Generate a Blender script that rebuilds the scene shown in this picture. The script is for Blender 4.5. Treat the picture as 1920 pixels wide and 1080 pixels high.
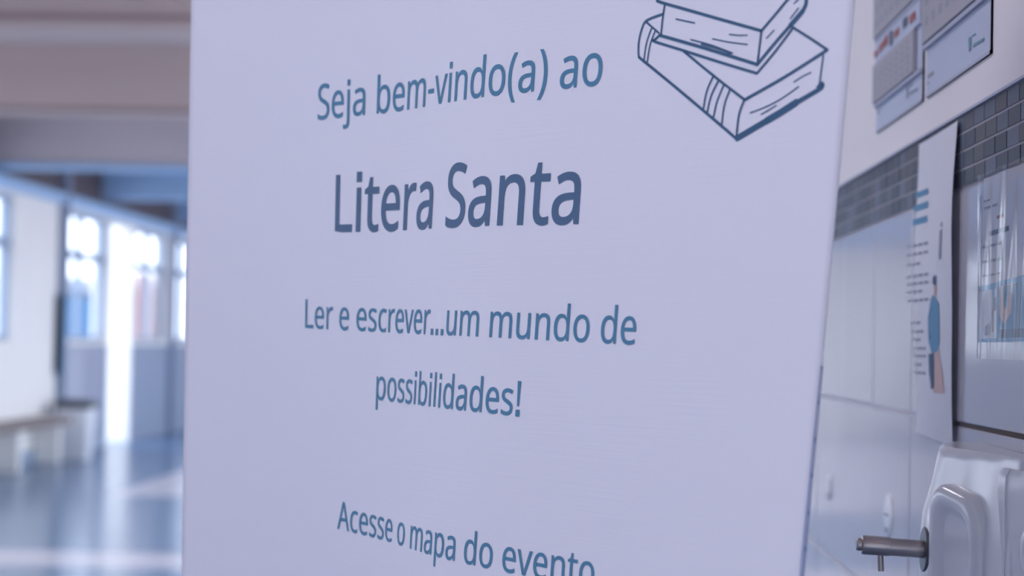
import bpy, bmesh, math, random
import numpy as np
from mathutils import Vector, Matrix

sc = bpy.context.scene
for o in list(bpy.data.objects):
    bpy.data.objects.remove(o)
C = sc.collection
random.seed(7)

# ------------------------------------------------------------------ camera
FPX = 3650.0                       # focal length in pixels of the 1920 wide frame
EYE = 1.45
BX = Vector((0.99929027, 0.01798722, -0.03309704))   # world X, Y, Z seen in camera axes (right, down, forward)
BY = Vector((0.03257197, 0.02873997, 0.99905610))
BZ = Vector((0.01892145, -0.99942507, 0.02813369))
cam_d = bpy.data.cameras.new('camera')
cam = bpy.data.objects.new('camera', cam_d)
C.objects.link(cam)
right = Vector((BX[0], BY[0], BZ[0])); down = Vector((BX[1], BY[1], BZ[1])); fwd = Vector((BX[2], BY[2], BZ[2]))
m = Matrix.Identity(4)
for i in range(3):
    m[i][0] = right[i]; m[i][1] = -down[i]; m[i][2] = -fwd[i]
m[2][3] = EYE
cam.matrix_world = m
cam_d.sensor_width = 36.0
cam_d.lens = 36.0 * FPX / 1920.0
cam_d.clip_start = 0.05
cam_d.clip_end = 300
cam_d.dof.use_dof = True
cam_d.dof.focus_distance = 1.50
cam_d.dof.aperture_fstop = 6.2
cam_d.dof.aperture_blades = 0
sc.camera = cam

# ------------------------------------------------------------------ light: an overcast sky all round
world = bpy.data.worlds.new('world'); sc.world = world
world.use_nodes = True
bg = world.node_tree.nodes['Background']
bg.inputs['Color'].default_value = (0.74, 0.83, 1.0, 1)
bg.inputs['Strength'].default_value = 1.35
sc.view_settings.view_transform = 'Standard'
sc.view_settings.look = 'None'
sc.view_settings.gamma = 1.0
sc.view_settings.use_curve_mapping = False
sc.view_settings.exposure = 1.7

# ------------------------------------------------------------------ helpers
def mat(name, col, rough=0.6, metal=0.0, noise=0.0, nscale=6.0, bump=0.0, bscale=40.0, spec=0.5, stretch=None):
    mt = bpy.data.materials.new(name); mt.use_nodes = True
    nt = mt.node_tree; b = nt.nodes['Principled BSDF']
    b.inputs['Base Color'].default_value = (*col, 1)
    b.inputs['Roughness'].default_value = rough
    b.inputs['Metallic'].default_value = metal
    b.inputs['Specular IOR Level'].default_value = spec
    tc = nt.nodes.new('ShaderNodeTexCoord')
    src = tc.outputs['Object']
    if stretch:
        mp = nt.nodes.new('ShaderNodeMapping'); mp.inputs['Scale'].default_value = stretch
        nt.links.new(src, mp.inputs['Vector']); src = mp.outputs['Vector']
    if noise:
        n = nt.nodes.new('ShaderNodeTexNoise'); n.inputs['Scale'].default_value = nscale; n.inputs['Detail'].default_value = 4
        nt.links.new(src, n.inputs['Vector'])
        r = nt.nodes.new('ShaderNodeMix'); r.data_type = 'RGBA'
        r.inputs[6].default_value = (*[c * (1 - noise) for c in col], 1)
        r.inputs[7].default_value = (*[min(1, c * (1 + noise)) for c in col], 1)
        nt.links.new(n.outputs['Fac'], r.inputs[0]); nt.links.new(r.outputs[2], b.inputs['Base Color'])
    if bump:
        n2 = nt.nodes.new('ShaderNodeTexNoise'); n2.inputs['Scale'].default_value = bscale; n2.inputs['Detail'].default_value = 2
        nt.links.new(src, n2.inputs['Vector'])
        bp = nt.nodes.new('ShaderNodeBump'); bp.inputs['Strength'].default_value = bump; bp.inputs['Distance'].default_value = 0.002
        nt.links.new(n2.outputs['Fac'], bp.inputs['Height']); nt.links.new(bp.outputs['Normal'], b.inputs['Normal'])
    return mt

def mesh_obj(name, verts, faces, material, parent=None, smooth=False):
    me = bpy.data.meshes.new(name)
    me.from_pydata([tuple(v) for v in verts], [], faces)
    me.update()
    if smooth:
        me.polygons.foreach_set('use_smooth', [True] * len(me.polygons))
    me.materials.append(material)
    o = bpy.data.objects.new(name, me); C.objects.link(o)
    if parent is not None:
        o.parent = parent
    return o

def bm_obj(name, bm, material, parent=None, smooth=False):
    bmesh.ops.recalc_face_normals(bm, faces=bm.faces)
    me = bpy.data.meshes.new(name); bm.to_mesh(me); bm.free()
    if smooth:
        me.polygons.foreach_set('use_smooth', [True] * len(me.polygons))
    me.materials.append(material)
    o = bpy.data.objects.new(name, me); C.objects.link(o)
    if parent is not None:
        o.parent = parent
    return o

def empty(name, loc, label=None, cat=None, group=None):
    o = bpy.data.objects.new(name, None); C.objects.link(o); o.location = loc
    o.empty_display_size = 0.05
    tag(o, label, cat, group)
    bpy.context.view_layer.update()
    return o

def tag(o, label=None, cat=None, group=None, kind=None):
    if label: o['label'] = label
    if cat: o['category'] = cat
    if group: o['group'] = group
    if kind: o['kind'] = kind
    return o

def adopt(o, parent):
    """parent an object whose mesh is in world coordinates to an empty that stands elsewhere"""
    o.parent = parent
    o.matrix_parent_inverse = Matrix.Translation(-Vector(parent.location))
    return o

def bbox(bm, x0, x1, y0, y1, z0, z1, bevel=0.0, seg=1):
    r = bmesh.ops.create_cube(bm, size=1.0)
    vs = r['verts']
    for v in vs:
        v.co = Vector(((x0 + x1) / 2 + v.co.x * (x1 - x0), (y0 + y1) / 2 + v.co.y * (y1 - y0), (z0 + z1) / 2 + v.co.z * (z1 - z0)))
    if bevel:
        es = list({e for v in vs for e in v.link_edges})
        bmesh.ops.bevel(bm, geom=es, offset=bevel, segments=seg, affect='EDGES', profile=0.5)

def box(name, x0, x1, y0, y1, z0, z1, material, parent=None, bevel=0.0, seg=1):
    bm = bmesh.new(); bbox(bm, x0, x1, y0, y1, z0, z1, bevel, seg)
    o = bm_obj(name, bm, material)
    if parent is not None: adopt(o, parent)
    return o

def boxes(name, lst, material, parent=None, bevel=0.0):
    bm = bmesh.new()
    for b in lst: bbox(bm, *b, bevel)
    o = bm_obj(name, bm, material)
    if parent is not None: adopt(o, parent)
    return o

def lathe(name, prof, origin, axis, material, parent=None, n=32):
    """prof: list of (distance along axis, radius)"""
    axis = Vector(axis).normalized()
    a = axis.orthogonal().normalized(); b = axis.cross(a)
    vs = []; fs = []
    for d, r in prof:
        for k in range(n):
            t = 2 * math.pi * k / n
            vs.append(Vector(origin) + axis * d + (a * math.cos(t) + b * math.sin(t)) * r)
    for i in range(len(prof) - 1):
        for k in range(n):
            fs.append((i * n + k, i * n + (k + 1) % n, (i + 1) * n + (k + 1) % n, (i + 1) * n + k))
    fs.append(tuple(range(n))[::-1]); fs.append(tuple((len(prof) - 1) * n + k for k in range(n)))
    o = mesh_obj(name, vs, fs, material, None, True)
    me = o.data
    bm = bmesh.new(); bm.from_mesh(me)
    bmesh.ops.recalc_face_normals(bm, faces=bm.faces)
    for e in bm.edges:
        if len(e.link_faces) == 2 and e.calc_face_angle(0) > 0.6: e.smooth = False
    bm.to_mesh(me); bm.free()
    if parent is not None: adopt(o, parent)
    return o

# ------------------------------------------------------------------ materials
M = {}
M['plaster'] = mat('wall_plaster', (0.85, 0.80, 0.82), 0.75, noise=0.04, nscale=3, bump=0.05, bscale=90)
M['tile'] = mat('white_glazed_tile', (0.62, 0.61, 0.66), 0.09, noise=0.02, nscale=2, bump=0.10, bscale=9)
M['white_wall'] = mat('white_wall_paint', (0.90, 0.88, 0.85), 0.7, noise=0.03, nscale=2)
M['concrete'] = mat('painted_concrete', (0.63, 0.50, 0.465), 0.8, noise=0.06, nscale=1.2)
M['beam'] = mat('tan_concrete_beam', (0.63, 0.50, 0.46), 0.8, noise=0.06, nscale=1.5)
M['beam_grey'] = mat('grey_lit_beam', (0.60, 0.54, 0.56), 0.8, noise=0.06, nscale=1.5)  # cooler light down the hall, put into the beam colour
M['beam_blue'] = mat('blue_lit_beam', (0.32, 0.50, 0.74), 0.7, noise=0.05, nscale=1.5)  # bluer light at the far end, put into the beam colour
M['dado'] = mat('blue_grey_dado_paint', (0.28, 0.34, 0.46), 0.6, noise=0.03)
M['dark_wood'] = mat('dark_wall_shade', (0.075, 0.06, 0.075), 0.6, noise=0.2, nscale=6)  # shade on the upper wall, as a dark colour
M['pale_trim'] = mat('pale_blue_trim_and_lit_edge', (0.36, 0.55, 0.80), 0.5)  # trim paint, also the painted blue light under one beam
M['frame'] = mat('grey_blue_window_frame', (0.30, 0.38, 0.50), 0.45)
M['floor_dark'] = mat('blue_grey_terrazzo', (0.095, 0.19, 0.35), 0.2, noise=0.10, nscale=1.3)
M['floor_light'] = mat('pale_terrazzo', (0.66, 0.63, 0.70), 0.22, noise=0.08, nscale=1.3)
M['ground'] = mat('outdoor_paving', (0.55, 0.54, 0.55), 0.9, noise=0.1, nscale=0.6)
M['fabric'] = mat('white_banner_fabric', (0.83, 0.82, 0.93), 0.62, bump=0.06, bscale=1.0, stretch=(6, 6, 420), spec=0.3)
M['ink'] = mat('steel_blue_print', (0.085, 0.24, 0.40), 0.6, spec=0.3)
M['ink_dark'] = mat('slate_blue_print', (0.085, 0.155, 0.28), 0.6, spec=0.3)
M['ink_navy'] = mat('navy_line_print', (0.05, 0.125, 0.24), 0.6, spec=0.3)
M['alu'] = mat('brushed_aluminium', (0.7, 0.7, 0.72), 0.35, 1.0)
M['plastic'] = mat('white_plastic', (0.86, 0.88, 0.92), 0.2)
M['steel'] = mat('dull_chromed_steel', (0.46, 0.42, 0.41), 0.3, 1.0, bump=0.05, bscale=30, stretch=(1, 30, 30))
M['steel_dark'] = mat('darkened_steel', (0.13, 0.14, 0.16), 0.35, 1.0)
M['soffit'] = mat('brown_stained_soffit', (0.36, 0.26, 0.25), 0.8)  # shade under the beams, as a brown colour
M['tape'] = mat('blue_grey_edge_shade', (0.30, 0.36, 0.58), 0.6)  # shading of the banner's curled edge, as a colour
M['paper'] = mat('white_paper', (0.88, 0.88, 0.95), 0.65)
M['paper_grey'] = mat('grey_calendar_page', (0.42, 0.41, 0.46), 0.75, noise=0.04, nscale=30)
M['board'] = mat('pale_blue_card', (0.50, 0.55, 0.70), 0.5)
M['board_edge'] = mat('blue_grey_card_edge', (0.44, 0.46, 0.58), 0.6)
M['p_grey'] = mat('grey_print', (0.28, 0.30, 0.38), 0.7)
M['p_mid'] = mat('soft_grey_print', (0.33, 0.34, 0.40), 0.7)
M['p_dark'] = mat('dark_print', (0.09, 0.12, 0.18), 0.7)
M['p_blue'] = mat('blue_print', (0.10, 0.28, 0.46), 0.7)
M['p_lblue'] = mat('light_blue_print', (0.17, 0.42, 0.66), 0.7)
M['p_navy'] = mat('navy_print', (0.03, 0.09, 0.20), 0.7)
M['p_red'] = mat('red_print', (0.36, 0.10, 0.11), 0.7)
M['p_pink'] = mat('skin_tone_print', (0.62, 0.44, 0.42), 0.7)
M['p_teal'] = mat('teal_print', (0.14, 0.30, 0.38), 0.7)
M['white_print'] = mat('white_print', (0.70, 0.72, 0.78), 0.7)

def clear_film(name, a):
    mt = bpy.data.materials.new(name); mt.use_nodes = True
    nt = mt.node_tree; nt.nodes.clear()
    out = nt.nodes.new('ShaderNodeOutputMaterial'); mx = nt.nodes.new('ShaderNodeMixShader')
    tr = nt.nodes.new('ShaderNodeBsdfTransparent'); gl = nt.nodes.new('ShaderNodeBsdfGlossy')
    gl.inputs['Roughness'].default_value = 0.06
    mx.inputs[0].default_value = a
    nt.links.new(tr.outputs[0], mx.inputs[1]); nt.links.new(gl.outputs[0], mx.inputs[2]); nt.links.new(mx.outputs[0], out.inputs[0])
    return mt
def translucent(mt, f=0.5):
    nt = mt.node_tree; b = nt.nodes['Principled BSDF']; out = nt.nodes['Material Output']
    t = nt.nodes.new('ShaderNodeBsdfTranslucent'); t.inputs['Color'].default_value = b.inputs['Base Color'].default_value
    mx = nt.nodes.new('ShaderNodeMixShader'); mx.inputs[0].default_value = f
    nt.links.new(b.outputs[0], mx.inputs[1]); nt.links.new(t.outputs[0], mx.inputs[2]); nt.links.new(mx.outputs[0], out.inputs[0])
translucent(M['paper'], 0.2)
M['glass'] = clear_film('window_glass', 0.07)
M['film'] = clear_film('clear_plastic_film', 0.12)

def grout_mat():
    mt = mat('tile_grout', (0.60, 0.58, 0.62), 0.85)
    nt = mt.node_tree; b = nt.nodes['Principled BSDF']
    tc = nt.nodes.new('ShaderNodeTexCoord'); sp = nt.nodes.new('ShaderNodeSeparateXYZ')
    nt.links.new(tc.outputs['Object'], sp.inputs[0])
    # an old brown stain in the joints by the water dispenser
    r = nt.nodes.new('ShaderNodeMapRange'); r.inputs['From Min'].default_value = 1.86; r.inputs['From Max'].default_value = 1.78
    nt.links.new(sp.outputs['Y'], r.inputs['Value'])
    r2 = nt.nodes.new('ShaderNodeMapRange'); r2.inputs['From Min'].default_value = 1.44; r2.inputs['From Max'].default_value = 1.40
    nt.links.new(sp.outputs['Z'], r2.inputs['Value'])
    mu = nt.nodes.new('ShaderNodeMath'); mu.operation = 'MULTIPLY'
    nt.links.new(r.outputs[0], mu.inputs[0]); nt.links.new(r2.outputs[0], mu.inputs[1])
    mx = nt.nodes.new('ShaderNodeMix'); mx.data_type = 'RGBA'
    mx.inputs[6].default_value = (0.60, 0.58, 0.62, 1); mx.inputs[7].default_value = (0.09, 0.07, 0.07, 1)
    nt.links.new(mu.outputs[0], mx.inputs[0]); nt.links.new(mx.outputs[2], b.inputs['Base Color'])
    return mt
M['grout'] = grout_mat()

def lamp_mat(name, col, strength):
    mt = bpy.data.materials.new(name); mt.use_nodes = True
    b = mt.node_tree.nodes['Principled BSDF']
    b.inputs['Base Color'].default_value = (0.9, 0.9, 0.9, 1)
    b.inputs['Emission Color'].default_value = (*col, 1); b.inputs['Emission Strength'].default_value = strength
    return mt
M['lamp'] = lamp_mat('lit_lamp_diffuser', (0.97, 0.90, 0.98), 8.9)  # glow of the added, unseen ceiling lamps

# ------------------------------------------------------------------ the hall
WX = 0.35            # tiled wall plane
LX = -6.1            # window wall plane
YB, YE = -3.0, 34.0  # hall from behind the camera to its far end
CZ, BZ0 = 3.70, 3.20 # ceiling, underside of the beams
RX = 0.35

floor = tag(box('floor', LX - 0.3, RX + 0.25, YB, YE + 0.2, -0.15, -0.006, M['floor_dark']), kind='structure')
for (x0, x1, y0, y1, mm) in ((LX, RX, YB, 12.1, 'floor_dark'), (LX, RX, 12.12, 13.0, 'floor_light'), (LX, RX, 13.02, 14.1, 'floor_dark'),
                             (LX, RX, 14.12, 17.55, 'floor_dark'), (LX, -4.26, 17.57, YE, 'floor_dark'), (-4.24, RX, 17.57, YE, 'floor_light')):
    box('floor_panel', x0, x1, y0, y1, -0.02, 0.0, M[mm], floor)

ceiling = tag(box('ceiling', LX - 0.3, RX + 0.25, YB, YE + 0.2, CZ, CZ + 0.2, M['concrete']), kind='structure')
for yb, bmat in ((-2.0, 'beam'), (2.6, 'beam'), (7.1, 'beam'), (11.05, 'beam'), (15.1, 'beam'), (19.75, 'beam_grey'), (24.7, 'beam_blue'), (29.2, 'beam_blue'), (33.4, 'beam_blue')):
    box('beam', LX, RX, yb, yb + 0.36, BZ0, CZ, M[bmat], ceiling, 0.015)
    box('beam_ledge', LX, RX, yb - 0.07, yb, CZ - 0.16, CZ, M[bmat], ceiling)
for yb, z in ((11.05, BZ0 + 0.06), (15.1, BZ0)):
    box('soffit_strip', LX, RX, yb - 0.006, yb, z, z + 0.035, M['soffit'], ceiling)  # shade at the beam undersides, put in as thin brown strips
box('beam_edge_strip', LX, RX, 19.72, 20.13, BZ0 - 0.045, BZ0, M['pale_trim'], ceiling)  # blue light on the beam's underside, put in as a pale strip
lathe('conduit', [(0, 0.045), (RX - LX, 0.045)], (LX, 11.75, BZ0 + 0.10), (1, 0, 0), M['white_wall'], ceiling, 16)
# unseen ceiling lamps, added to brighten the near part of the hall
for i, (lx, ly, lab) in enumerate(((-1.3, 0.4, 'added unseen ceiling lamp just in front of the banner'), (-1.3, 4.6, 'added unseen ceiling lamp behind the banner'))):
    r = empty('ceiling_lamp', (lx, ly, CZ), lab, 'lamp', 'added ceiling lamps')
    box('lamp_housing', lx - 0.16, lx + 0.16, ly - 0.63, ly + 0.63, CZ - 0.07, CZ - 0.0005, M['white_wall'], r, 0.01)
    box('diffuser', lx - 0.14, lx + 0.14, ly - 0.6, ly + 0.6, CZ - 0.09, CZ - 0.068, M['lamp'], r, 0.006)

ground = tag(box('ground', -60, 60, -30, 120, -0.35, -0.16, M['ground']), kind='structure')

# window wall: list of openings (y0, y1, sill, head)
SILL, HEAD, MID = 1.37, 2.95, 2.43
wins = [(-2.4, 1.9), (2.9, 6.9), (7.9, 12.0), (13.0, 16.9), (17.9, 20.9), (22.86, 25.15), (26.75, 28.8), (29.3, 32.6)]
doors = [(25.2, 26.5)]
wl = []
cuts = sorted([(a, b, SILL) for a, b in wins] + [(a, b, 0.0) for a, b in doors])
y = YB
for a, b, s in cuts:
    wl.append((LX - 0.2, LX, y, a, -0.1, CZ))
    if s > 0: wl.append((LX - 0.2, LX, a, b, -0.1, s))
    wl.append((LX - 0.2, LX, a, b, HEAD, CZ))
    y = b
wl.append((LX - 0.2, LX, y, YE, -0.1, CZ))
wall_left = tag(boxes('wall_left', wl, M['white_wall']), kind='structure')
for yp in (22.7, 28.95):
    box('pilaster', LX, LX + 0.11, yp, yp + 0.10, -0.02, CZ, M['dado'], wall_left)
box('upper_wall_shade', LX, LX + 0.012, 15.5, YE, 3.12, CZ, M['dark_wood'], wall_left)  # shade on the wall above the trim, put in as a dark sheet
box('dado_panel', LX, LX + 0.012, 26.55, YE, 0.0, SILL - 0.05, M['dado'], wall_left)
box('dado_panel', LX, LX + 0.012, 22.81, 25.14, 0.0, SILL - 0.05, M['dado'], wall_left)
tag(box('trim_1', LX, LX + 0.09, YB, YE, 2.99, 3.11, M['pale_trim'], bevel=0.01), kind='structure')
tag(box('baseboard_left', LX, LX + 0.03, YB, 25.1, 0.0, 0.14, M['frame'], bevel=0.005), kind='structure')

for n, (a, b) in enumerate(wins):
    w = empty('window_%d' % (n + 1), (LX - 0.1, (a + b) / 2, SILL)); tag(w, kind='structure')
    t = 0.06
    fr = [(LX - 0.14, LX - 0.06, a, a + t, SILL, HEAD), (LX - 0.14, LX - 0.06, b - t, b, SILL, HEAD),
          (LX - 0.14, LX - 0.06, a + t, b - t, SILL, SILL + t), (LX - 0.14, LX - 0.06, a + t, b - t, HEAD - t, HEAD)]
    boxes('window_frame', fr, M['frame'], w)
    box('transom', LX - 0.15, LX - 0.05, a, b, MID - 0.05, MID + 0.05, M['frame'], w)
    k = max(2, round((b - a) / 0.95))
    for i in range(1, k):
        ym = a + (b - a) * i / k
        box('mullion', LX - 0.14, LX - 0.06, ym - 0.035, ym + 0.035, SILL + t, HEAD - t, M['frame'], w)
    for i in range(k):
        y0, y1 = a + (b - a) * i / k, a + (b - a) * (i + 1) / k
        for z0, z1 in ((SILL, MID), (MID, HEAD)):
            box('pane', LX - 0.103, LX - 0.099, y0 + 0.03, y1 - 0.03, z0 + 0.03, z1 - 0.03, M['glass'], w)
    box('window_sill', LX - 0.2, LX + 0.04, a, b, SILL - 0.04, SILL + 0.004, M['white_wall'], w)
d = empty('door_1', (LX - 0.1, 25.7, 0)); tag(d, kind='structure')
boxes('door_frame', [(LX - 0.205, LX + 0.02, 25.145, 25.23, 0, HEAD + 0.05), (LX - 0.15, LX + 0.02, 26.42, 26.52, 0, HEAD + 0.05), (LX - 0.15, LX + 0.02, 25.23, 26.42, HEAD - 0.05, HEAD + 0.05)], M['white_wall'], d)
box('door_leaf', LX - 0.50, LX - 0.15, 26.44, 26.5, 0.0, HEAD - 0.05, M['white_wall'], d, 0.004)

# far end and the open right side of the hall
wf = tag(boxes('wall_far', [(LX - 0.2, RX + 0.2, YE, YE + 0.2, -0.1, CZ)], M['white_wall']), kind='structure')
tag(boxes('wall_back_added', [(LX - 0.2, RX + 0.2, YB - 0.2, YB, -0.1, CZ)], M['white_wall']), kind='structure')  # unseen wall, added to cut the light falling on the banner
rl = [(RX, RX + 0.2, 6.0, YE, -0.1, 0.5), (RX, RX + 0.2, 6.0, YE, BZ0 - 0.1, CZ)]
for yb in (6.0, 12.3, 17.5, 22.8, 27.9, 33.0): rl.append((RX, RX + 0.2, yb, yb + 0.38, 0.5, BZ0 - 0.1))
tag(boxes('wall_far_right', rl, M['white_wall']), kind='structure')

# ------------------------------------------------------------------ tiled wall
def wallpt(px, py, x=WX):
    """where the sight line of a measured photo point meets the plane X = x"""
    d = Vector(((px - 960) / FPX, (py - 540) / FPX, 1.0))
    w = Vector((BX.dot(d), BY.dot(d), BZ.dot(d)))
    k = x / w.x
    return (w.y * k, EYE + w.z * k)

ZB, ZT = 1.599, 1.6655      # mosaic band
TH, TW, TY = 0.215, 0.2575, 1.789
wall = tag(boxes('wall_right', [(WX + 0.0014, WX + 0.2, -1.5, 6.0, -0.1, CZ)], M['grout']), kind='structure')
box('plaster_face', WX - 0.001, WX + 0.0014, -1.5, 6.0, ZT, CZ, M['plaster'], wall)
bm = bmesh.new(); bbox(bm, 0, 0.008, -(TW - 0.004) / 2, (TW - 0.004) / 2, -(TH - 0.004) / 2, (TH - 0.004) / 2, 0.0014, 2)
proto = bm_obj('tile', bm, M['tile'])
first = True
for r in range(8):
    zc = ZB - TH * (r + 0.5)
    for c in range(-12, 16):
        yc = TY + TW * (c + 0.5)
        t = proto if first else proto.copy()
        if not first: C.objects.link(t)
        first = False
        t.parent = wall
        t.location = (WX + random.uniform(0, 0.0006), yc, zc)
        t.rotation_euler = (random.uniform(-0.001, 0.001), random.uniform(-0.004, 0.004), random.uniform(-0.005, 0.005))
mcols = [(0.085, 0.095, 0.12), (0.125, 0.115, 0.125), (0.15, 0.165, 0.20), (0.19, 0.205, 0.25), (0.10, 0.11, 0.13), (0.065, 0.08, 0.10), (0.135, 0.125, 0.13)]
mm = [mat('mosaic_glass_%d' % i, [c[0] * 0.68, c[1] * 0.74, c[2] * 0.86], 0.38, noise=0.05, nscale=20, spec=0.12) for i, c in enumerate(mcols)]
M['band_grout'] = mat('pale_band_grout', (0.42, 0.40, 0.44), 0.85)
mw, mh = 0.0443, (ZT - ZB) / 4
pieces = []
for i, mt in enumerate(mm):
    bm = bmesh.new(); bbox(bm, 0, 0.006, -(mw - 0.0022) / 2, (mw - 0.0022) / 2, -(mh - 0.0021) / 2, (mh - 0.0021) / 2, 0.0003, 1)
    bmesh.ops.recalc_face_normals(bm, faces=bm.faces)
    me = bpy.data.meshes.new('mosaic_piece'); bm.to_mesh(me); bm.free(); me.materials.append(mt); pieces.append(me)
box('mosaic_grout', WX - 0.0002, WX + 0.0014, -1.5, 6.0, ZB, ZT, M['band_grout'], wall)
for r in range(4):
    for c in range(66):
        k = random.choice([0, 0, 1, 2, 2, 3, 4, 5, 6])
        o = bpy.data.objects.new('mosaic_piece', pieces[k]); C.objects.link(o); o.parent = wall
        o.location = (WX - 0.0012 + random.uniform(0, 0.0005), 1.15 + mw * (c + 0.5) + 0.006 * (r % 2), ZB + mh * (r + 0.5))
bm = bmesh.new()
for r in range(4):                                               # the rest of the band, out of the picture
    for c in list(range(-59, 0)) + list(range(66, 109)):
        y0 = 1.15 + mw * c + 0.006 * (r % 2); n0 = len(bm.faces)
        bbox(bm, WX - 0.001, WX + 0.003, y0 + 0.0011, y0 + mw - 0.0011, ZB + mh * r + 0.001, ZB + mh * (r + 1) - 0.001)
        bm.faces.ensure_lookup_table(); k = random.randrange(7)
        for f_ in bm.faces[n0:]: f_.material_index = k
o = bm_obj('mosaic_rest', bm, mm[0], wall); o['kind'] = 'stuff'
for mt in mm[1:]: o.data.materials.append(mt)
box('band_edge', WX - 0.0035, WX + 0.004, -1.5, 6.0, ZT - 0.0006, ZT + 0.0018, M['board_edge'], wall)

# ------------------------------------------------------------------ roll-up banner
BW = 0.85
BO = np.array([-0.10871, 1.55982, 1.493])
BR = np.array([[0.645304, -0.039649, 0.762896], [-0.763609, -0.00474, 0.645661], [-0.021984, -0.999202, -0.033335]])
TA = np.array([0.29439, 0.16682, 0.04425, -0.04634, -0.03157, -0.18503, -0.18006, -0.0281, 0.04406, -0.00323, -0.01903, -0.02617, -0.03293])
TB = np.array([-0.16352, -0.05424, 0.05674, 0.16403, 0.25615, 0.25756, 0.1659, 0.08523, 0.04014, 0.05724, 0.12148, 0.19883, 0.27528])
KN = np.linspace(0, BW, len(TA))
def spline(xk, yk, x):
    h = xk[1] - xk[0]; u = np.clip((x - xk[0]) / h, 0, len(xk) - 1 - 1e-9); i = u.astype(int); u = u - i
    ye = np.concatenate([[2 * yk[0] - yk[1]], yk, [2 * yk[-1] - yk[-2]]])
    p0, p1, p2, p3 = ye[i], ye[i + 1], ye[i + 2], ye[i + 3]
    return p1 + .5 * u * (p2 - p0 + u * (2 * p0 - 5 * p1 + 4 * p2 - p3 + u * (3 * (p1 - p2) + p3 - p0)))
NS = 171
SS = np.linspace(0, BW, NS); DS = SS[1] - SS[0]
HA, HB = spline(KN, TA, SS), spline(KN, TB, SS)
def banner_pt(s, t, off=0.0):
    """points of the softly rippled cloth: s across, t up, off towards the reader"""
    s = np.atleast_1d(np.asarray(s, float)); t = np.atleast_1d(np.asarray(t, float))
    tt = 0.32 * np.tanh(t / 0.32) if False else np.clip(t, -0.34, 0.34)
    fade = np.where(np.abs(t) > 0.34, np.exp(-(np.abs(t) - 0.34) / 0.5), 1.0)
    th = (HA[None] * fade[:, None] + tt[:, None] * HB[None] * fade[:, None])
    cx = np.concatenate([np.zeros((len(t), 1)), np.cumsum((np.cos(th[:, 1:]) + np.cos(th[:, :-1])) / 2, 1) * DS], 1)
    cz = np.concatenate([np.zeros((len(t), 1)), np.cumsum((np.sin(th[:, 1:]) + np.sin(th[:, :-1])) / 2, 1) * DS], 1)
    u = np.clip(s, 0, BW) / DS; i = np.clip(u.astype(int), 0, NS - 2); u = u - i; r = np.arange(len(t)); mi = NS // 2
    X = cx[r, i] * (1 - u) + cx[r, i + 1] * u - cx[:, mi]
    Z = cz[r, i] * (1 - u) + cz[r, i + 1] * u - cz[:, mi]
    a = th[r, i] * (1 - u) + th[r, i + 1] * u
    X = X + np.sin(a) * off; Z = Z - np.cos(a) * off
    return BO[None] + np.stack([X, -t, Z], 1) @ BR.T

T0, T1 = -1.40, 0.50
pm = banner_pt([BW / 2], [T0])[0]
ban = empty('roll_up_banner', (pm[0], pm[1], 0.0), 'white roll-up banner with blue welcome lettering and a drawing of two books', 'banner')
NU, NV = 120, 120
su = np.linspace(0, BW, NU + 1); tv = np.linspace(T0, T1, NV + 1)
S_, T_ = np.meshgrid(su, tv)
fv = banner_pt(S_.ravel(), T_.ravel(), 0.0); bv = banner_pt(S_.ravel(), T_.ravel(), -0.0009)
n1 = (NU + 1) * (NV + 1); fs = []
for j in range(NV):
    for i in range(NU):
        a = j * (NU + 1) + i
        fs.append((a, a + 1, a + NU + 2, a + NU + 1)); fs.append((n1 + a, n1 + a + NU + 1, n1 + a + NU + 2, n1 + a + 1))
def rim(idx):
    for p, q in zip(idx[:-1], idx[1:]): fs.append((p, n1 + p, n1 + q, q))
rim([j * (NU + 1) for j in range(NV + 1)]); rim([j * (NU + 1) + NU for j in range(NV + 1)])
rim(list(range(NU + 1))); rim([NV * (NU + 1) + i for i in range(NU + 1)])
adopt(mesh_obj('banner_fabric', np.concatenate([fv, bv]), fs, M['fabric'], None, True), ban)
# shading of the curled lower near edge, put in as a blue-grey strip
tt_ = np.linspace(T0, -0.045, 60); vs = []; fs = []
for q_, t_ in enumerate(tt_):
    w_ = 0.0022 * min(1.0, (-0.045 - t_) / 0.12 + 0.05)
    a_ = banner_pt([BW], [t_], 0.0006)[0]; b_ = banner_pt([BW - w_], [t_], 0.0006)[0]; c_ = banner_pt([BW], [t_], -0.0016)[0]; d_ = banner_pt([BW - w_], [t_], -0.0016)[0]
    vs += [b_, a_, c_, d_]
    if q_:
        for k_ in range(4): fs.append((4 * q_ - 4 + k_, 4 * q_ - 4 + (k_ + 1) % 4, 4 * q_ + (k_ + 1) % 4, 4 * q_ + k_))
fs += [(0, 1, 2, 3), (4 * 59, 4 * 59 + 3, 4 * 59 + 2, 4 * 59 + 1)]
adopt(mesh_obj('edge_shade_strip', vs, fs, M['tape']), ban)
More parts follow.
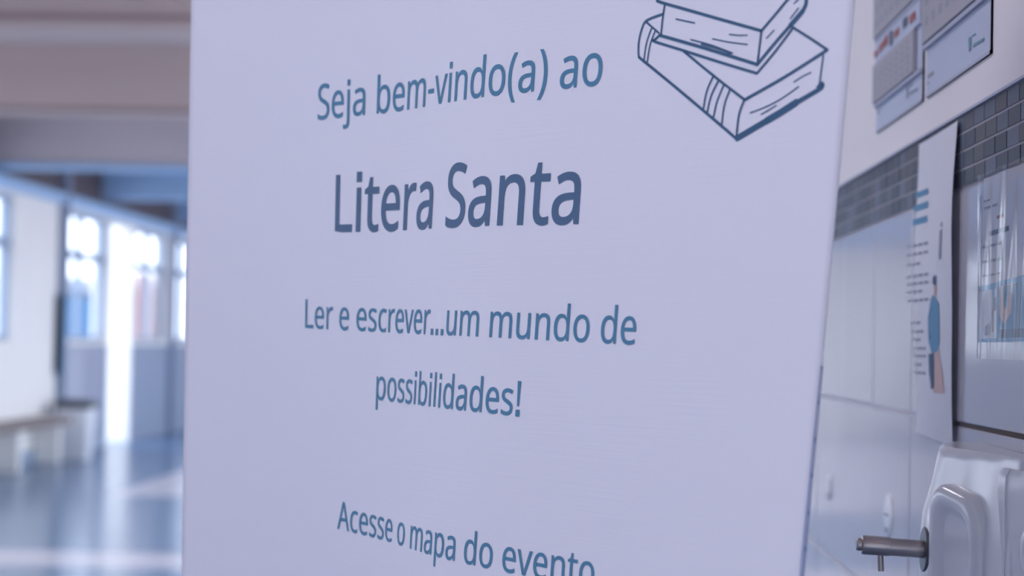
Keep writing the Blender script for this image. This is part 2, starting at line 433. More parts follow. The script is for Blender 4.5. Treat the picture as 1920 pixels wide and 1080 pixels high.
# rail, cassette, pole
pa, pb = banner_pt([0], [T1])[0], banner_pt([BW], [T1])[0]
ax = Vector(pb - pa); L = ax.length
lathe('top_rail', [(0, 0.002), (0.001, 0.014), (L + 0.01, 0.014), (L + 0.011, 0.002)], Vector(pa) + Vector((0, 0, 0.008)) - ax.normalized() * 0.005, ax, M['alu'], ban, 20)
hd = math.atan2(ax.y, ax.x)
bm = bmesh.new(); bbox(bm, -0.46, 0.46, -0.05, 0.05, 0.012, 0.105, 0.02, 4)
cs = bm_obj('base_cassette', bm, M['alu']); cs.parent = ban; cs.rotation_euler = (0, 0, hd)
for k in (-0.3, 0.3):
    bm = bmesh.new(); bbox(bm, k - 0.02, k + 0.02, -0.16, 0.16, 0.0, 0.013, 0.003)
    ft = bm_obj('foot', bm, M['alu']); ft.parent = ban; ft.rotation_euler = (0, 0, hd)
back = Vector((-math.sin(hd), math.cos(hd), 0)) 
pt = Vector(banner_pt([BW / 2], [T1 - 0.03])[0]) + back * 0.02
p0 = Vector((pm[0], pm[1], 0.1)) + back * 0.03
lathe('support_pole', [(0, 0.008), ((pt - p0).length, 0.008)], p0, pt - p0, M['alu'], ban, 14)

GL = {"!":[216,[[[137,298,131,161,115,161],[100,161,85,161,78,298],[72,435,65,573,94,573],[122,573,151,573,144,435]],[[58,61,58,97,91,97],[124,97,157,97,157,61],[157,25,157,-11,124,-11],[91,-11,58,-11,58,25]]]],"(":[241,[[[32,177,32,220,32,264],[36,306,45,348,53,390],[66,430,83,468,101,505],[123,540,150,573,172,573],[194,573,217,573,179,522],[151,467,132,407,113,346],[103,284,103,221,103,179],[108,138,116,98,125,57],[137,18,154,-20,171,-57],[191,-93,216,-127,194,-127],[172,-127,150,-127,123,-95],[101,-61,83,-24,66,13],[53,53,45,94,36,135]]]],")":[241,[[[209,264,209,220,209,177],[204,135,196,94,188,53],[175,13,158,-24,140,-61],[118,-95,91,-127,69,-127],[47,-127,25,-127,49,-93],[70,-57,87,-20,103,18],[116,57,124,98,133,138],[137,179,137,221,137,263],[133,304,124,346,116,387],[103,427,87,465,70,504],[49,539,24,573,46,573],[68,573,91,573,118,540],[140,505,158,468,175,430],[188,390,196,348,204,306]]]],"-":[258,[[[97,184,32,184,32,204],[32,225,32,246,97,246],[161,246,226,246,226,225],[226,204,226,184,161,184]]]],".":[215,[[[58,61,58,97,91,97],[124,97,157,97,157,61],[157,25,157,-11,124,-11],[91,-11,58,-11,58,25]]]],"A":[512,[[[462,0,437,0,414,59],[391,118,368,177,292,177],[217,177,141,177,118,118],[96,59,73,0,49,0],[24,0,0,0,75,192],[149,383,224,575,245,575],[267,575,289,575,363,383],[437,192,512,0,487,0]],[[304,357,282,415,281,419],[278,427,274,438,271,449],[267,461,263,473,260,485],[257,494,255,500,252,490],[250,479,247,468,244,457],[241,447,238,438,235,429],[232,421,230,415,209,357],[187,299,165,241,226,241],[286,241,346,241,325,299]]]],"L":[420,[[[185,0,78,0,78,191],[78,382,78,573,102,573],[126,573,150,573,150,403],[150,234,150,64,233,64],[317,64,400,64,400,43],[400,21,400,0,293,0]]]],"S":[440,[[[403,183,403,153,403,119],[394,90,378,66,361,42],[337,24,307,11,276,-2],[240,-8,198,-8,177,-8],[156,-7,137,-5,117,-3],[99,0,83,4,67,8],[53,13,41,19,41,42],[41,65,41,88,60,80],[84,72,113,65,141,58],[171,55,201,55,230,55],[253,58,273,66,292,73],[306,84,316,98,326,112],[330,128,330,147,330,165],[326,181,318,194,310,207],[297,219,277,230,258,241],[230,252,196,265,171,274],[150,283,131,294,113,304],[97,316,85,330,73,343],[63,358,57,375,51,392],[48,412,48,435,48,465],[56,491,71,513,87,534],[108,551,136,563,163,575],[195,581,231,581,262,581],[291,578,318,572,344,566],[368,558,389,549,381,528],[374,507,366,487,347,495],[325,503,302,508,279,514],[254,517,229,517,205,517],[185,514,169,507,153,500],[141,490,133,478,125,465],[121,450,121,434,121,415],[125,399,133,386,141,373],[154,361,172,351,191,341],[215,330,246,318,280,306],[308,293,332,279,355,265],[372,248,385,228,397,208]]]],"a":[450,[[[203,437,231,437,283,437],[322,426,347,403,372,380],[385,343,385,293,385,195],[385,98,385,0,368,0],[351,0,334,0,329,20],[325,41,320,61,319,61],[318,61,317,61,304,45],[292,32,279,22,266,12],[251,4,234,-1,217,-6],[196,-8,172,-8,147,-8],[124,-3,103,6,82,15],[66,29,55,48,43,67],[37,91,37,119,37,162],[54,195,87,219,121,242],[173,254,243,257,267,257],[292,258,316,259,316,268],[316,276,316,285,316,321],[308,345,293,359,277,373],[255,380,227,380,204,380],[183,377,163,370,142,363],[123,356,106,347,99,365],[91,383,84,400,103,410],[125,419,151,426,176,433]],[[273,209,252,208,198,206],[161,197,141,182,120,167],[110,146,110,119,110,95],[117,77,132,66,147,55],[165,49,188,49,225,49],[255,59,279,79,303,99],[315,130,315,172,315,184],[315,197,315,210,294,209]]]],"b":[493,[[[139,511,139,461,139,443],[138,426,138,410,137,394],[136,382,135,373,136,373],[137,373,139,373,151,391],[168,406,189,419,211,431],[238,437,272,437,325,437],[368,418,401,381,433,344],[449,289,449,215,449,166],[442,125,427,91,412,58],[392,33,365,17,338,0],[307,-8,272,-8,238,-8],[211,-2,189,10,168,23],[151,37,139,55,137,55],[135,55,133,55,128,36],[123,18,119,0,102,0],[85,0,68,0,68,203],[68,406,68,609,92,609],[115,609,139,609,139,560]],[[299,379,260,379,229,379],[205,373,188,361,170,350],[157,332,150,308,142,285],[139,254,139,217,139,216],[139,215,139,214,139,161],[147,121,165,93,182,65],[214,51,261,51,300,51],[329,65,348,93,367,121],[376,162,376,216,376,270],[367,310,348,338,329,365]]]],"c":[385,[[[265,-8,241,-8,203,-8],[169,0,139,15,109,31],[86,55,69,87,53,120],[44,162,44,213,44,265],[53,308,71,342,88,375],[112,399,142,415,173,430],[207,438,245,438,267,438],[288,436,309,431,329,426],[346,421,358,415,351,395],[344,376,337,356,324,361],[309,365,292,370,275,374],[259,376,244,376,215,376],[191,370,172,358,154,345],[140,327,131,303,122,279],[117,249,117,213,117,179],[122,150,131,126,140,102],[153,84,172,71,190,59],[213,53,240,53,263,53],[284,55,302,60,320,65],[336,71,351,78,351,57],[351,36,351,15,337,8],[321,2,304,-2,286,-6]]]],"d":[493,[[[243,-8,221,-8,167,-8],[124,11,92,48,60,85],[44,140,44,214,44,288],[60,344,93,381,125,419],[168,438,221,438,244,438],[263,435,280,429,296,424],[311,416,323,407,335,397],[346,386,354,374,356,374],[358,374,359,374,359,381],[358,392,356,405,355,419],[354,430,354,438,354,495],[354,552,354,609,378,609],[401,609,425,609,425,406],[425,203,425,0,406,0],[387,0,368,0,365,19],[361,38,358,58,357,58],[356,58,354,58,346,45],[335,34,323,24,311,15],[296,7,279,1,263,-5]],[[193,51,232,51,277,51],[309,63,328,88,346,113],[355,150,355,200,355,205],[355,209,355,213,355,267],[346,308,329,336,311,365],[279,379,231,379,193,379],[165,364,146,334,127,304],[117,263,117,213,117,161],[127,121,146,93,165,65]]]],"e":[452,[[[196,438,234,438,271,438],[303,430,329,414,356,398],[376,375,390,346,404,317],[411,283,411,244,411,230],[411,215,411,201,313,201],[215,201,117,201,118,153],[131,116,154,90,178,65],[211,52,254,52,281,52],[306,55,327,60,348,65],[370,72,392,82,392,61],[392,41,392,20,370,10],[349,3,327,-1,306,-6],[280,-8,251,-8,210,-8],[174,0,143,17,112,33],[88,58,70,91,53,124],[44,164,44,212,44,259],[52,299,68,333,84,366],[106,392,134,411,163,429]],[[257,380,233,380,200,380],[173,369,154,348,134,326],[122,296,119,257,192,257],[265,257,338,257,338,282],[334,303,326,322,319,340],[308,354,292,364,277,375]]]],"i":[207,[[[115,430,139,430,139,287],[139,143,139,0,115,0],[92,0,68,0,68,143],[68,287,68,430,92,430]],[[63,561,63,591,90,591],[118,591,145,591,145,561],[145,531,145,501,118,501],[90,501,63,501,63,531]]]],"j":[207,[[[46,-192,18,-192,4,-192],[-7,-192,-18,-190,-28,-188],[-37,-186,-44,-183,-44,-164],[-44,-145,-44,-126,-36,-128],[-28,-130,-19,-132,-11,-133],[-1,-134,9,-134,26,-134],[40,-129,51,-120,63,-111],[68,-93,68,-67,68,99],[68,264,68,430,92,430],[115,430,139,430,139,265],[139,101,139,-64,139,-91],[134,-114,126,-133,117,-152],[104,-167,87,-177,69,-187]],[[63,561,63,591,90,591],[118,591,145,591,145,561],[145,531,145,501,118,501],[90,501,63,501,63,531]]]],"l":[207,[[[139,203,139,0,115,0],[92,0,68,0,68,203],[68,406,68,609,92,609],[115,609,139,609,139,406]]]],"m":[750,[[[512,438,540,438,588,438],[625,425,649,401,673,376],[685,335,685,280,685,187],[685,93,685,0,662,0],[638,0,615,0,615,92],[615,184,615,277,615,310],[608,336,594,353,580,370],[558,379,528,379,486,379],[456,366,438,342,420,318],[411,283,411,237,411,158],[411,79,411,0,388,0],[365,0,342,0,342,92],[342,184,342,277,342,299],[338,318,332,333,326,348],[316,360,303,367,290,375],[274,379,253,379,225,379],[202,372,185,360,169,348],[157,331,150,308,142,285],[139,257,139,223,139,149],[139,74,139,0,115,0],[92,0,68,0,68,143],[68,287,68,430,87,430],[106,430,125,430,129,410],[132,391,136,371,137,371],[138,371,140,371,149,386],[160,399,173,409,186,418],[200,426,217,431,233,435],[249,438,266,438,299,438],[327,432,349,420,371,408],[388,390,398,366,399,366],[400,366,402,366,416,390],[436,408,461,420,486,432]]]],"n":[496,[[[257,438,275,438,326,438],[365,425,391,401,418,376],[431,335,431,280,431,187],[431,93,431,0,407,0],[384,0,361,0,361,92],[361,183,361,275,361,310],[353,336,338,353,322,370],[298,379,265,379,217,379],[184,365,166,338,148,312],[139,273,139,223,139,149],[139,74,139,0,115,0],[92,0,68,0,68,143],[68,287,68,430,87,430],[106,430,125,430,129,410],[132,391,136,371,137,371],[138,371,140,371,149,386],[161,399,175,409,189,418],[205,426,222,431,239,435]]]],"o":[485,[[[442,263,442,216,442,180],[437,148,428,121,418,93],[405,70,388,51,370,31],[349,17,324,7,300,-3],[272,-8,241,-8,213,-8],[187,-3,163,7,139,17],[118,31,100,51,83,70],[69,93,59,121,49,148],[44,180,44,216,44,263],[52,304,68,336,84,369],[107,394,137,412,167,429],[203,438,244,438,283,438],[317,429,347,412,377,394],[400,369,417,336,433,304]],[[117,267,117,216,117,182],[121,153,130,128,139,103],[153,84,172,71,190,57],[214,51,243,51,272,51],[296,57,314,71,333,84],[347,103,356,128,364,153],[369,182,369,216,369,250],[364,279,355,303,346,327],[332,346,314,359,296,372],[272,379,242,379,198,379],[167,364,147,335,127,306]]]],"p":[493,[[[250,438,273,438,326,438],[368,419,401,383,433,346],[449,290,449,216,449,167],[442,126,427,93,412,59],[392,34,365,17,339,0],[308,-8,272,-8,250,-8],[230,-5,213,1,196,7],[182,14,170,24,158,33],[147,43,139,55,137,55],[136,55,134,55,135,45],[136,34,137,20,138,6],[139,-6,139,-16,139,-75],[139,-134,139,-192,115,-192],[92,-192,68,-192,68,15],[68,222,68,430,87,430],[107,430,126,430,129,410],[132,391,136,371,137,371],[138,371,139,371,147,384],[158,395,170,405,182,415],[196,423,213,429,230,435]],[[299,379,260,379,231,379],[208,373,190,362,172,351],[160,335,152,313,144,291],[139,263,139,229,139,225],[139,220,139,216,139,180],[142,150,150,126,157,101],[170,83,188,70,206,57],[230,51,261,51,288,51],[309,58,326,72,343,87],[355,106,364,131,372,156],[376,184,376,217,376,266],[367,305,348,334,329,364]]]],"r":[331,[[[249,438,269,438,277,438],[285,437,295,437,304,436],[312,435,319,433,316,411],[313,390,310,368,303,370],[296,371,287,372,279,373],[271,374,264,374,247,374],[231,370,217,363,202,356],[188,347,176,334,165,321],[155,306,149,289,142,271],[139,251,139,229,139,153],[139,76,139,0,115,0],[92,0,68,0,68,143],[68,287,68,430,87,430],[107,430,126,430,129,404],[131,377,134,351,135,351],[136,351,137,351,146,367],[157,382,170,395,183,408],[198,418,214,426,231,434]]]],"s":[384,[[[348,142,348,119,348,91],[341,68,327,49,313,30],[294,16,268,6,242,-3],[212,-8,176,-8,146,-8],[121,-6,99,-1,77,4],[58,11,42,19,42,41],[42,62,42,83,59,75],[80,67,104,60,128,53],[153,49,178,49,214,49],[240,55,256,66,272,78],[280,93,280,112,280,123],[277,133,271,141,265,150],[255,158,239,167,224,175],[202,185,174,196,146,206],[122,217,103,228,83,238],[68,251,57,266,46,281],[41,300,41,324,41,360],[56,388,85,408,115,428],[154,438,202,438,228,438],[253,435,275,430,298,425],[319,418,339,409,331,390],[323,372,315,353,297,360],[278,367,258,372,238,377],[218,380,197,380,168,380],[146,375,131,366,116,357],[108,344,108,328,108,316],[112,306,119,298,126,290],[137,282,154,274,170,266],[191,256,219,246,246,236],[269,226,289,215,308,204],[323,191,333,176,343,161]]]],"t":[289,[[[192,50,212,50,222,50],[233,51,245,53,256,54],[265,56,272,59,272,41],[272,23,272,5,264,1],[254,-2,240,-4,226,-7],[213,-8,200,-8,177,-8],[157,-4,138,4,119,11],[103,25,91,44,80,63],[74,90,74,125,74,209],[74,292,74,375,53,375],[33,375,13,375,13,387],[13,398,13,409,33,418],[54,428,75,437,84,468],[93,498,103,528,117,528],[130,528,144,528,144,496],[144,463,144,430,186,430],[227,430,269,430,269,412],[269,393,269,375,227,375],[186,375,144,375,144,292],[144,210,144,127,144,101],[151,81,163,69,176,56]]]],"u":[496,[[[404,430,427,430,427,287],[427,143,427,0,408,0],[389,0,370,0,366,19],[363,38,359,57,358,57],[357,57,356,57,347,42],[335,30,321,20,306,10],[291,3,273,-1,256,-6],[238,-8,220,-8,186,-8],[157,-3,134,8,110,19],[93,36,81,59,69,82],[63,112,63,148,63,242],[63,336,63,430,87,430],[111,430,135,430,135,338],[135,245,135,153,135,119],[142,93,158,76,173,59],[198,51,230,51,262,51],[287,57,306,69,324,81],[337,98,345,121,353,145],[357,173,357,206,357,281],[357,355,357,430,380,430]]]],"v":[407,[[[190,0,163,0,109,143],[54,287,0,430,25,430],[50,430,75,430,106,345],[136,261,167,176,171,165],[176,152,180,137,185,123],[190,109,193,96,197,83],[200,72,201,63,202,63],[203,63,204,63,207,72],[210,83,214,96,218,110],[222,123,227,138,232,152],[237,165,241,176,271,261],[302,345,332,430,357,430],[382,430,407,430,353,287],[298,143,244,0,217,0]]]]," ":[209,[]]}
def text_mesh(body, weight):
    cu = bpy.data.curves.new('lettering', 'CURVE'); cu.dimensions = '2D'; cu.fill_mode = 'BOTH'; cu.resolution_u = 5
    x = 0
    for ch in body:
        adv, spl = GL[ch]
        for pts in spl:
            s = cu.splines.new('BEZIER'); s.bezier_points.add(len(pts) - 1); s.use_cyclic_u = True
            for b, q in zip(s.bezier_points, pts):
                b.handle_left_type = b.handle_right_type = 'FREE'
                b.handle_left = ((q[0] + x) / 1000, q[1] / 1000, 0); b.co = ((q[2] + x) / 1000, q[3] / 1000, 0); b.handle_right = ((q[4] + x) / 1000, q[5] / 1000, 0)
        x += adv
    ob = bpy.data.objects.new('lettering', cu); C.objects.link(ob)
    bpy.context.view_layer.update()
    dg = bpy.context.evaluated_depsgraph_get()
    me = bpy.data.meshes.new_from_object(ob.evaluated_get(dg))
    bpy.data.objects.remove(ob); bpy.data.curves.remove(cu)
    return me, x / 1000
ASP = 0.97
for i, (body, inkm, wt) in enumerate((("Seja bem-vindo(a) ao", 'ink', 0.003), ("Litera Santa", 'ink_dark', 0.007), ("Ler e escrever...um mundo de", 'ink', 0.003),
                                  ("possibilidades!", 'ink', 0.003), ("Acesse o mapa do evento", 'ink', 0.003))):
    k = [0.05477, 0.08678, 0.04509, 0.04525, 0.04265][i]
    wd = sum(GL[c][0] for c in body) / 1000
    x0 = 0.0
    for word in body.split(' '):
        me, ww = text_mesh(word, wt)
        bm = bmesh.new(); bm.from_mesh(me)
        bmesh.ops.remove_doubles(bm, verts=bm.verts, dist=1e-4)
        push = {}
        for e in bm.edges:                                       # heavier type: move every outline edge outwards
            if len(e.link_faces) == 1:
                d = (e.verts[1].co - e.verts[0].co).normalized(); n = Vector((-d.y, d.x, 0))
                if n.dot(e.link_faces[0].calc_center_median() - e.verts[0].co) > 0: n = -n
                for v in e.verts: push.setdefault(v, []).append(n)
        for v, ns in push.items():
            n = sum(ns, Vector()); l = n.length
            if l > 0.3: v.co += n / l * wt * min(1.6, 2 / l)
        bmesh.ops.triangulate(bm, faces=bm.faces)
        for _ in range(2):
            le = [e for e in bm.edges if e.calc_length() > 0.22]
            if le: bmesh.ops.subdivide_edges(bm, edges=le, cuts=1)
            bmesh.ops.triangulate(bm, faces=[f for f in bm.faces if len(f.verts) > 3])
        co = np.array([v.co[:] for v in bm.verts])
        P = banner_pt(BW / 2 + [-0.0201, -0.01138, -0.00102, 0.00181, 0.01981][i] + (co[:, 0] + x0 - wd / 2) * ASP * k, [0.15046, 0.04914, -0.03747, -0.09541, -0.2124][i] + co[:, 1] * k, 0.0004)
        for v, p in zip(bm.verts, P): v.co = p
        bm.to_mesh(me); bm.free()
        me.materials.clear(); me.materials.append(M[inkm])
        o = bpy.data.objects.new('lettering', me); C.objects.link(o); adopt(o, ban)
        tag(o, 'blue printed word ' + word)
        x0 += ww + GL[' '][0] / 1000

BOOKS = [[[211,[[6687,2133],[6666,2080],[6680,2058],[6953,1977],[7329,1866],[7710,1755]]],[201,[[7710,1755],[7827,1855],[7924,1941],[7984,1993]]],[171,[[6740,2022],[6728,1928],[6724,1818]]],[229,[[6720,1813],[7205,1676],[7693,1530]]],[182,[[7710,1753],[7704,1644],[7697,1530]]],[241,[[7697,1530],[7823,1644],[7969,1767]]],[359,[[7969,1767],[8029,1817],[8068,1852]]],[299,[[8068,1852],[8091,1894],[8091,1933],[8078,1983]]],[189,[[6705,1814],[6663,1788],[6670,1773],[6984,1680],[7360,1567],[7699,1470]]],[181,[[7699,1470],[7854,1606],[7997,1751]]],[106,[[6869,1916],[6962,1893],[7060,1870]]],[92,[[7411,1758],[7497,1744],[7581,1737]]],[93,[[7249,1742],[7417,1704],[7588,1674]]],[104,[[7035,1755],[7231,1702],[7453,1627]]],[124,[[7143,1715],[7292,1674],[7439,1626]]],[91,[[7763,1701],[7825,1748]]],[90,[[7964,1813],[8029,1876]]],[80,[[7986,1910],[8023,1935]]],[208,[[6687,2133],[7290,2242],[7984,1993]]]],[[184,[[6727,1965],[6564,1936],[6519,1884],[6496,1801],[6496,1726],[6506,1677]]],[209,[[6506,1677],[6936,1418],[7391,1139],[7559,1034]]],[151,[[6562,1923],[6703,1830]]],[129,[[6617,1870],[6577,1773],[6562,1646]]],[129,[[6655,1845],[6614,1748],[6599,1633]]],[186,[[6969,1681],[7283,1486],[7600,1300]]],[155,[[7283,1481],[7229,1378],[7209,1251]]],[155,[[7337,1446],[7276,1344],[7248,1223]]],[154,[[7391,1412],[7338,1299],[7314,1189]]],[153,[[7452,1372],[7413,1274],[7402,1133]]],[182,[[7600,1297],[7562,1204],[7552,1060]]],[219,[[7600,1297],[7966,1430],[8310,1575]]],[178,[[8309,1578],[8162,1661],[8004,1746]]],[137,[[8282,1542],[8277,1460],[8270,1364]]],[442,[[7562,1042],[7823,1144]]],[496,[[7823,1144],[7940,1190],[8079,1250]]],[333,[[8079,1248],[8265,1321],[8294,1343]]],[215,[[8256,1338],[8283,1362],[8303,1352],[8295,1334]]],[89,[[8043,1387],[8118,1419],[8187,1438]]],[90,[[7666,1206],[7786,1233],[7891,1264],[7993,1306],[8087,1353]]],[90,[[7771,1190],[7900,1241]]]]]
def stroke(bm, pts, w):
    """a rounded pen stroke on the cloth through (s, t) points"""
    q = [np.array(p) / 1e4 for p in pts]
    f = []
    for i in range(len(q) - 1):                                  # smooth the path a little
        p0 = q[max(i - 1, 0)]; p1 = q[i]; p2 = q[i + 1]; p3 = q[min(i + 2, len(q) - 1)]
        for u in np.linspace(0, 1, 9)[:-1]:
            f.append(p1 + .5 * u * (p2 - p0 + u * (2 * p0 - 5 * p1 + 4 * p2 - p3 + u * (3 * (p1 - p2) + p3 - p0))))
    f.append(q[-1]); f = np.array(f)
    d = np.gradient(f, axis=0); d /= np.linalg.norm(d, axis=1)[:, None] + 1e-12
    n = np.stack([-d[:, 1], d[:, 0]], 1) * w / 2
    L_, R_ = f + n, f - n
    a0 = np.arctan2(n[0, 1], n[0, 0]); a1 = np.arctan2(-n[-1, 1], -n[-1, 0])
    cap0 = [f[0] + w / 2 * np.array([math.cos(a0 + k * math.pi / 6), math.sin(a0 + k * math.pi / 6)]) for k in range(1, 6)]
    cap1 = [f[-1] + w / 2 * np.array([math.cos(a1 + k * math.pi / 6), math.sin(a1 + k * math.pi / 6)]) for k in range(1, 6)]
    def put(arr): return [bm.verts.new(p) for p in banner_pt(np.array(arr)[:, 0], np.array(arr)[:, 1], 0.0004)]
    lv, rv, c0, c1 = put(L_), put(R_), put(cap0), put(cap1)
    for i in range(len(lv) - 1): bm.faces.new((lv[i], rv[i], rv[i + 1], lv[i + 1]))
    bm.faces.new([lv[0]] + c0 + [rv[0]]); bm.faces.new([rv[-1]] + c1 + [lv[-1]])
for g, lab in zip(BOOKS, ('line drawing of the upper open-sided book', 'line drawing of the lower book with banded spine')):
    bm = bmesh.new()
    for w, pts in g: stroke(bm, pts, w / 1e5)
    o = bm_obj('book_drawing', bm, M['ink_navy']); adopt(o, ban); tag(o, lab)

def under(o, part):
    """make a piece a sub-part of a part of the same thing"""
    o.parent = part; o.matrix_parent_inverse = Matrix.Identity(4); return o

# ------------------------------------------------------------------ prints on flat wall sheets
def quad_print(name, polys, material, parent, surf, lift):
    """flat print: polygons in photo-measured wall points laid on a sheet, surf(y, z) -> X"""
    vs = []; fs = []
    for poly in polys:
        P = [wallpt(*p) for p in poly]
        # split long sides so that the print follows the paper
        if len(P) == 4:
            n = 4
            for j in range(n + 1):
                for i in range(n + 1):
                    u, v = i / n, j / n
                    a = [P[0][k] * (1 - u) * (1 - v) + P[1][k] * u * (1 - v) + P[2][k] * u * v + P[3][k] * (1 - u) * v for k in (0, 1)]
                    vs.append((surf(*a) - lift, a[0], a[1]))
            b = len(vs) - (n + 1) ** 2
            for j in range(n):
                for i in range(n):
                    c = b + j * (n + 1) + i; fs.append((c, c + 1, c + n + 2, c + n + 1))
        else:
            b = len(vs)
            for a in P: vs.append((surf(*a) - lift, a[0], a[1]))
            fs.append(tuple(range(b, b + len(P))))
    o = mesh_obj(name, vs, fs, M[material]); adopt(o, parent)
    if len(polys) > 1: o['kind'] = 'stuff'       # type too small to pick apart
    return o

def quad_prints(name, polys, *a):
    for p in polys: quad_print(name, [p], *a)

def bar(x0, y0, x1, h, y1=None):
    """a line of small type from (x0,y0) to x1, sloping with the wall"""
    sl = (y0 - 645) / (x0 - 1079)
    y1 = y0 + sl * (x1 - x0) if y1 is None else y1
    return [(x0, y0 - h / 2), (x1, y1 - h / 2), (x1, y1 + h / 2), (x0, y0 + h / 2)]
def words(x0, y0, x1, h, n):
    """a line of type too small to read: word-length dashes"""
    out = []; c = [x0 + (x1 - x0) * i / n for i in range(n + 1)]
    sl = (y0 - 645) / (x0 - 1079)
    for i in range(n):
        out.append(bar(c[i], y0 + sl * (c[i] - x0), c[i + 1] - (x1 - x0) * 0.10 / n * 2, h))
    return out

# hanging paper notice, curling away from the wall
NY0, NY1, NZ0, NZ1 = 1.791, 2.001, 1.364, 1.661
def notice_x(y, z):
    u = (NY1 - y) / (NY1 - NY0); v = (z - NZ0) / (NZ1 - NZ0)      # u: 0 far edge .. 1 near edge
    lift = 0.0015 + 0.0072 * u ** 2 * (0.35 + 0.65 * (0.5 - 0.5 * math.cos(2 * math.pi * min(1, max(0, (1 - v) * 0.93 + 0.06)))))
    lift += 0.0022 * math.sin(v * 9.0 + 0.6) * (u - 0.4)
    lift += 0.004 * max(0, 1 - u * 3) * (0.5 + 0.5 * math.sin(v * 7 + 3.3))
    return WX - max(lift, 0.0012)
nt_ = empty('paper_notice', (WX, (NY0 + NY1) / 2, NZ0), 'curling white paper notice with blue heading hung over the mosaic band', 'notice')
N1, N2 = 24, 40
vs = []; fs = []
for side in (0, 0.0004):
    for j in range(N2 + 1):
        for i in range(N1 + 1):
            yy = NY1 + (NY0 - NY1) * i / N1; zz = NZ0 + (NZ1 - NZ0) * j / N2
            if j == 0: zz += 0.010 * (i / N1 - 0.6) ** 2
            vs.append((notice_x(yy, zz) + side, yy, zz))
nn = (N1 + 1) * (N2 + 1)
for j in range(N2):
    for i in range(N1):
        a = j * (N1 + 1) + i
        fs.append((a, a + 1, a + N1 + 2, a + N1 + 1)); fs.append((nn + a, nn + a + N1 + 1, nn + a + N1 + 2, nn + a + 1))
adopt(mesh_obj('sheet', vs, fs, M['paper'], None, True), nt_)
quad_prints('heading', [bar(1724, 367, 1745, 11), bar(1722, 392, 1745, 12), bar(1721, 418, 1744, 12)], 'p_blue', nt_, notice_x, 0.0005)
tx = []
for (yy, x1, n) in ((464, 1747, 4), (480, 1747, 4), (498, 1735, 3), (520, 1748, 4), (534, 1748, 4), (549, 1738, 3), (565, 1748, 4), (606, 1734, 2), (622, 1738, 3), (637, 1732, 3), (653, 1742, 4), (667, 1742, 4), (683, 1732, 3), (698, 1741, 3)):
    tx += words(1714 if yy < 600 else 1716, yy, x1, 4.5, n)
quad_print('printed_text', tx, 'p_grey', nt_, notice_x, 0.0005)
quad_print('side_caption', [[(1771, 432), (1777, 430), (1774, 485), (1768, 487)], [(1774, 418), (1778, 416), (1777, 424), (1773, 426)]], 'p_grey', nt_, notice_x, 0.0005)
fig = quad_print('figure_print', [[(1751, 560), (1757, 552), (1769, 570), (1770, 640), (1766, 660), (1752, 662), (1746, 640), (1745, 600)]], 'p_blue', nt_, notice_x, 0.0005)
def sub_print(name, polys, material, lift):
    o = under(quad_print(name, polys, material, nt_, notice_x, lift), fig); return o
sub_print('figure_hair', [[(1756, 520), (1760, 515), (1763, 520), (1763, 533), (1758, 536), (1755, 530)]], 'p_navy', 0.0007)
sub_print('figure_face', [[(1757, 534), (1763, 532), (1763, 552), (1758, 556)]], 'p_pink', 0.0006)
sub_print('figure_sleeve', [[(1746, 596), (1753, 575), (1758, 600), (1755, 632), (1748, 636)]], 'p_navy', 0.0006)
sub_print('figure_trousers', [[(1746, 664), (1757, 662), (1757, 690), (1756, 728), (1751, 730), (1747, 700)]], 'p_navy', 0.0006)
sub_print('figure_leg', [[(1758, 662), (1768, 655), (1777, 700), (1781, 738), (1757, 736), (1758, 700)]], 'p_pink', 0.0005)

# half-page notice in a clear plastic sleeve
SY0, SY1, SZ0, SZ1 = 1.478, 1.690, 1.444, 1.602
def sleeve_x(y, z):
    return WX - 0.0016 - 0.0022 * (0.5 + 0.5 * math.sin((y - 1.4) * 70)) * 0.6
sl = empty('sleeved_notice', (WX, (SY0 + SY1) / 2, SZ0), 'small notice with a blue picture in a clear plastic sleeve taped below the mosaic', 'notice')
def sheet_obj(name, y0, y1, z0, z1, fx, lift, material, parent, n=28):
    vs = []; fs = []
    for side in (0, 0.0003):
        for j in range(n + 1):
            for i in range(n + 1):
                yy = y0 + (y1 - y0) * i / n; zz = z0 + (z1 - z0) * j / n
                vs.append((fx(yy, zz) - lift + side, yy, zz))
    q = (n + 1) ** 2
    for j in range(n):
        for i in range(n):
            a = j * (n + 1) + i
            fs.append((a, a + n + 1, a + n + 2, a + 1)); fs.append((q + a, q + a + 1, q + a + n + 2, q + a + n + 1))
    o = mesh_obj(name, vs, fs, M[material], None, True); adopt(o, parent); return o
sheet_obj('sheet', SY0 + 0.006, SY1 - 0.012, SZ0 + 0.016, SZ1 - 0.004, sleeve_x, 0.0, 'paper', sl)
def film_x(y, z):
    return sleeve_x(y, z) - 0.001 - 0.0012 * (0.5 + 0.5 * math.sin((y - 1.4) * 130 + z * 20))
sheet_obj('plastic_sleeve', SY0, SY1, SZ0, SZ1, film_x, 0.0008, 'film', sl)
for yy in (SY1 - 0.001, SY1 - 0.013):
    box('sleeve_edge', WX - 0.0046, WX - 0.0038, yy - 0.0009, yy, SZ0, SZ1 - 0.02, M['white_print'], sl)
def sp(name, polys, m_, lift=0.0004): return quad_print(name, polys, m_, sl, sleeve_x, lift)
sp('logo_mark', [[(1845, 368), (1848, 366), (1848, 396), (1845, 398)]], 'p_teal')
sp('logo_text', words(1851, 378, 1862, 3, 2) + words(1851, 391, 1879, 5, 2), 'p_mid')
sp('red_caption', words(1875, 408, 1891, 6, 2), 'p_red')
sp('heading', words(1860, 438, 1902, 9, 2), 'p_dark')
sp('printed_text', words(1848, 464, 1888, 5, 3) + words(1847, 492, 1890, 5, 3) + words(1847, 518, 1885, 4, 3), 'p_grey')
def sp_in(*a): return under(sp(*a), pf)
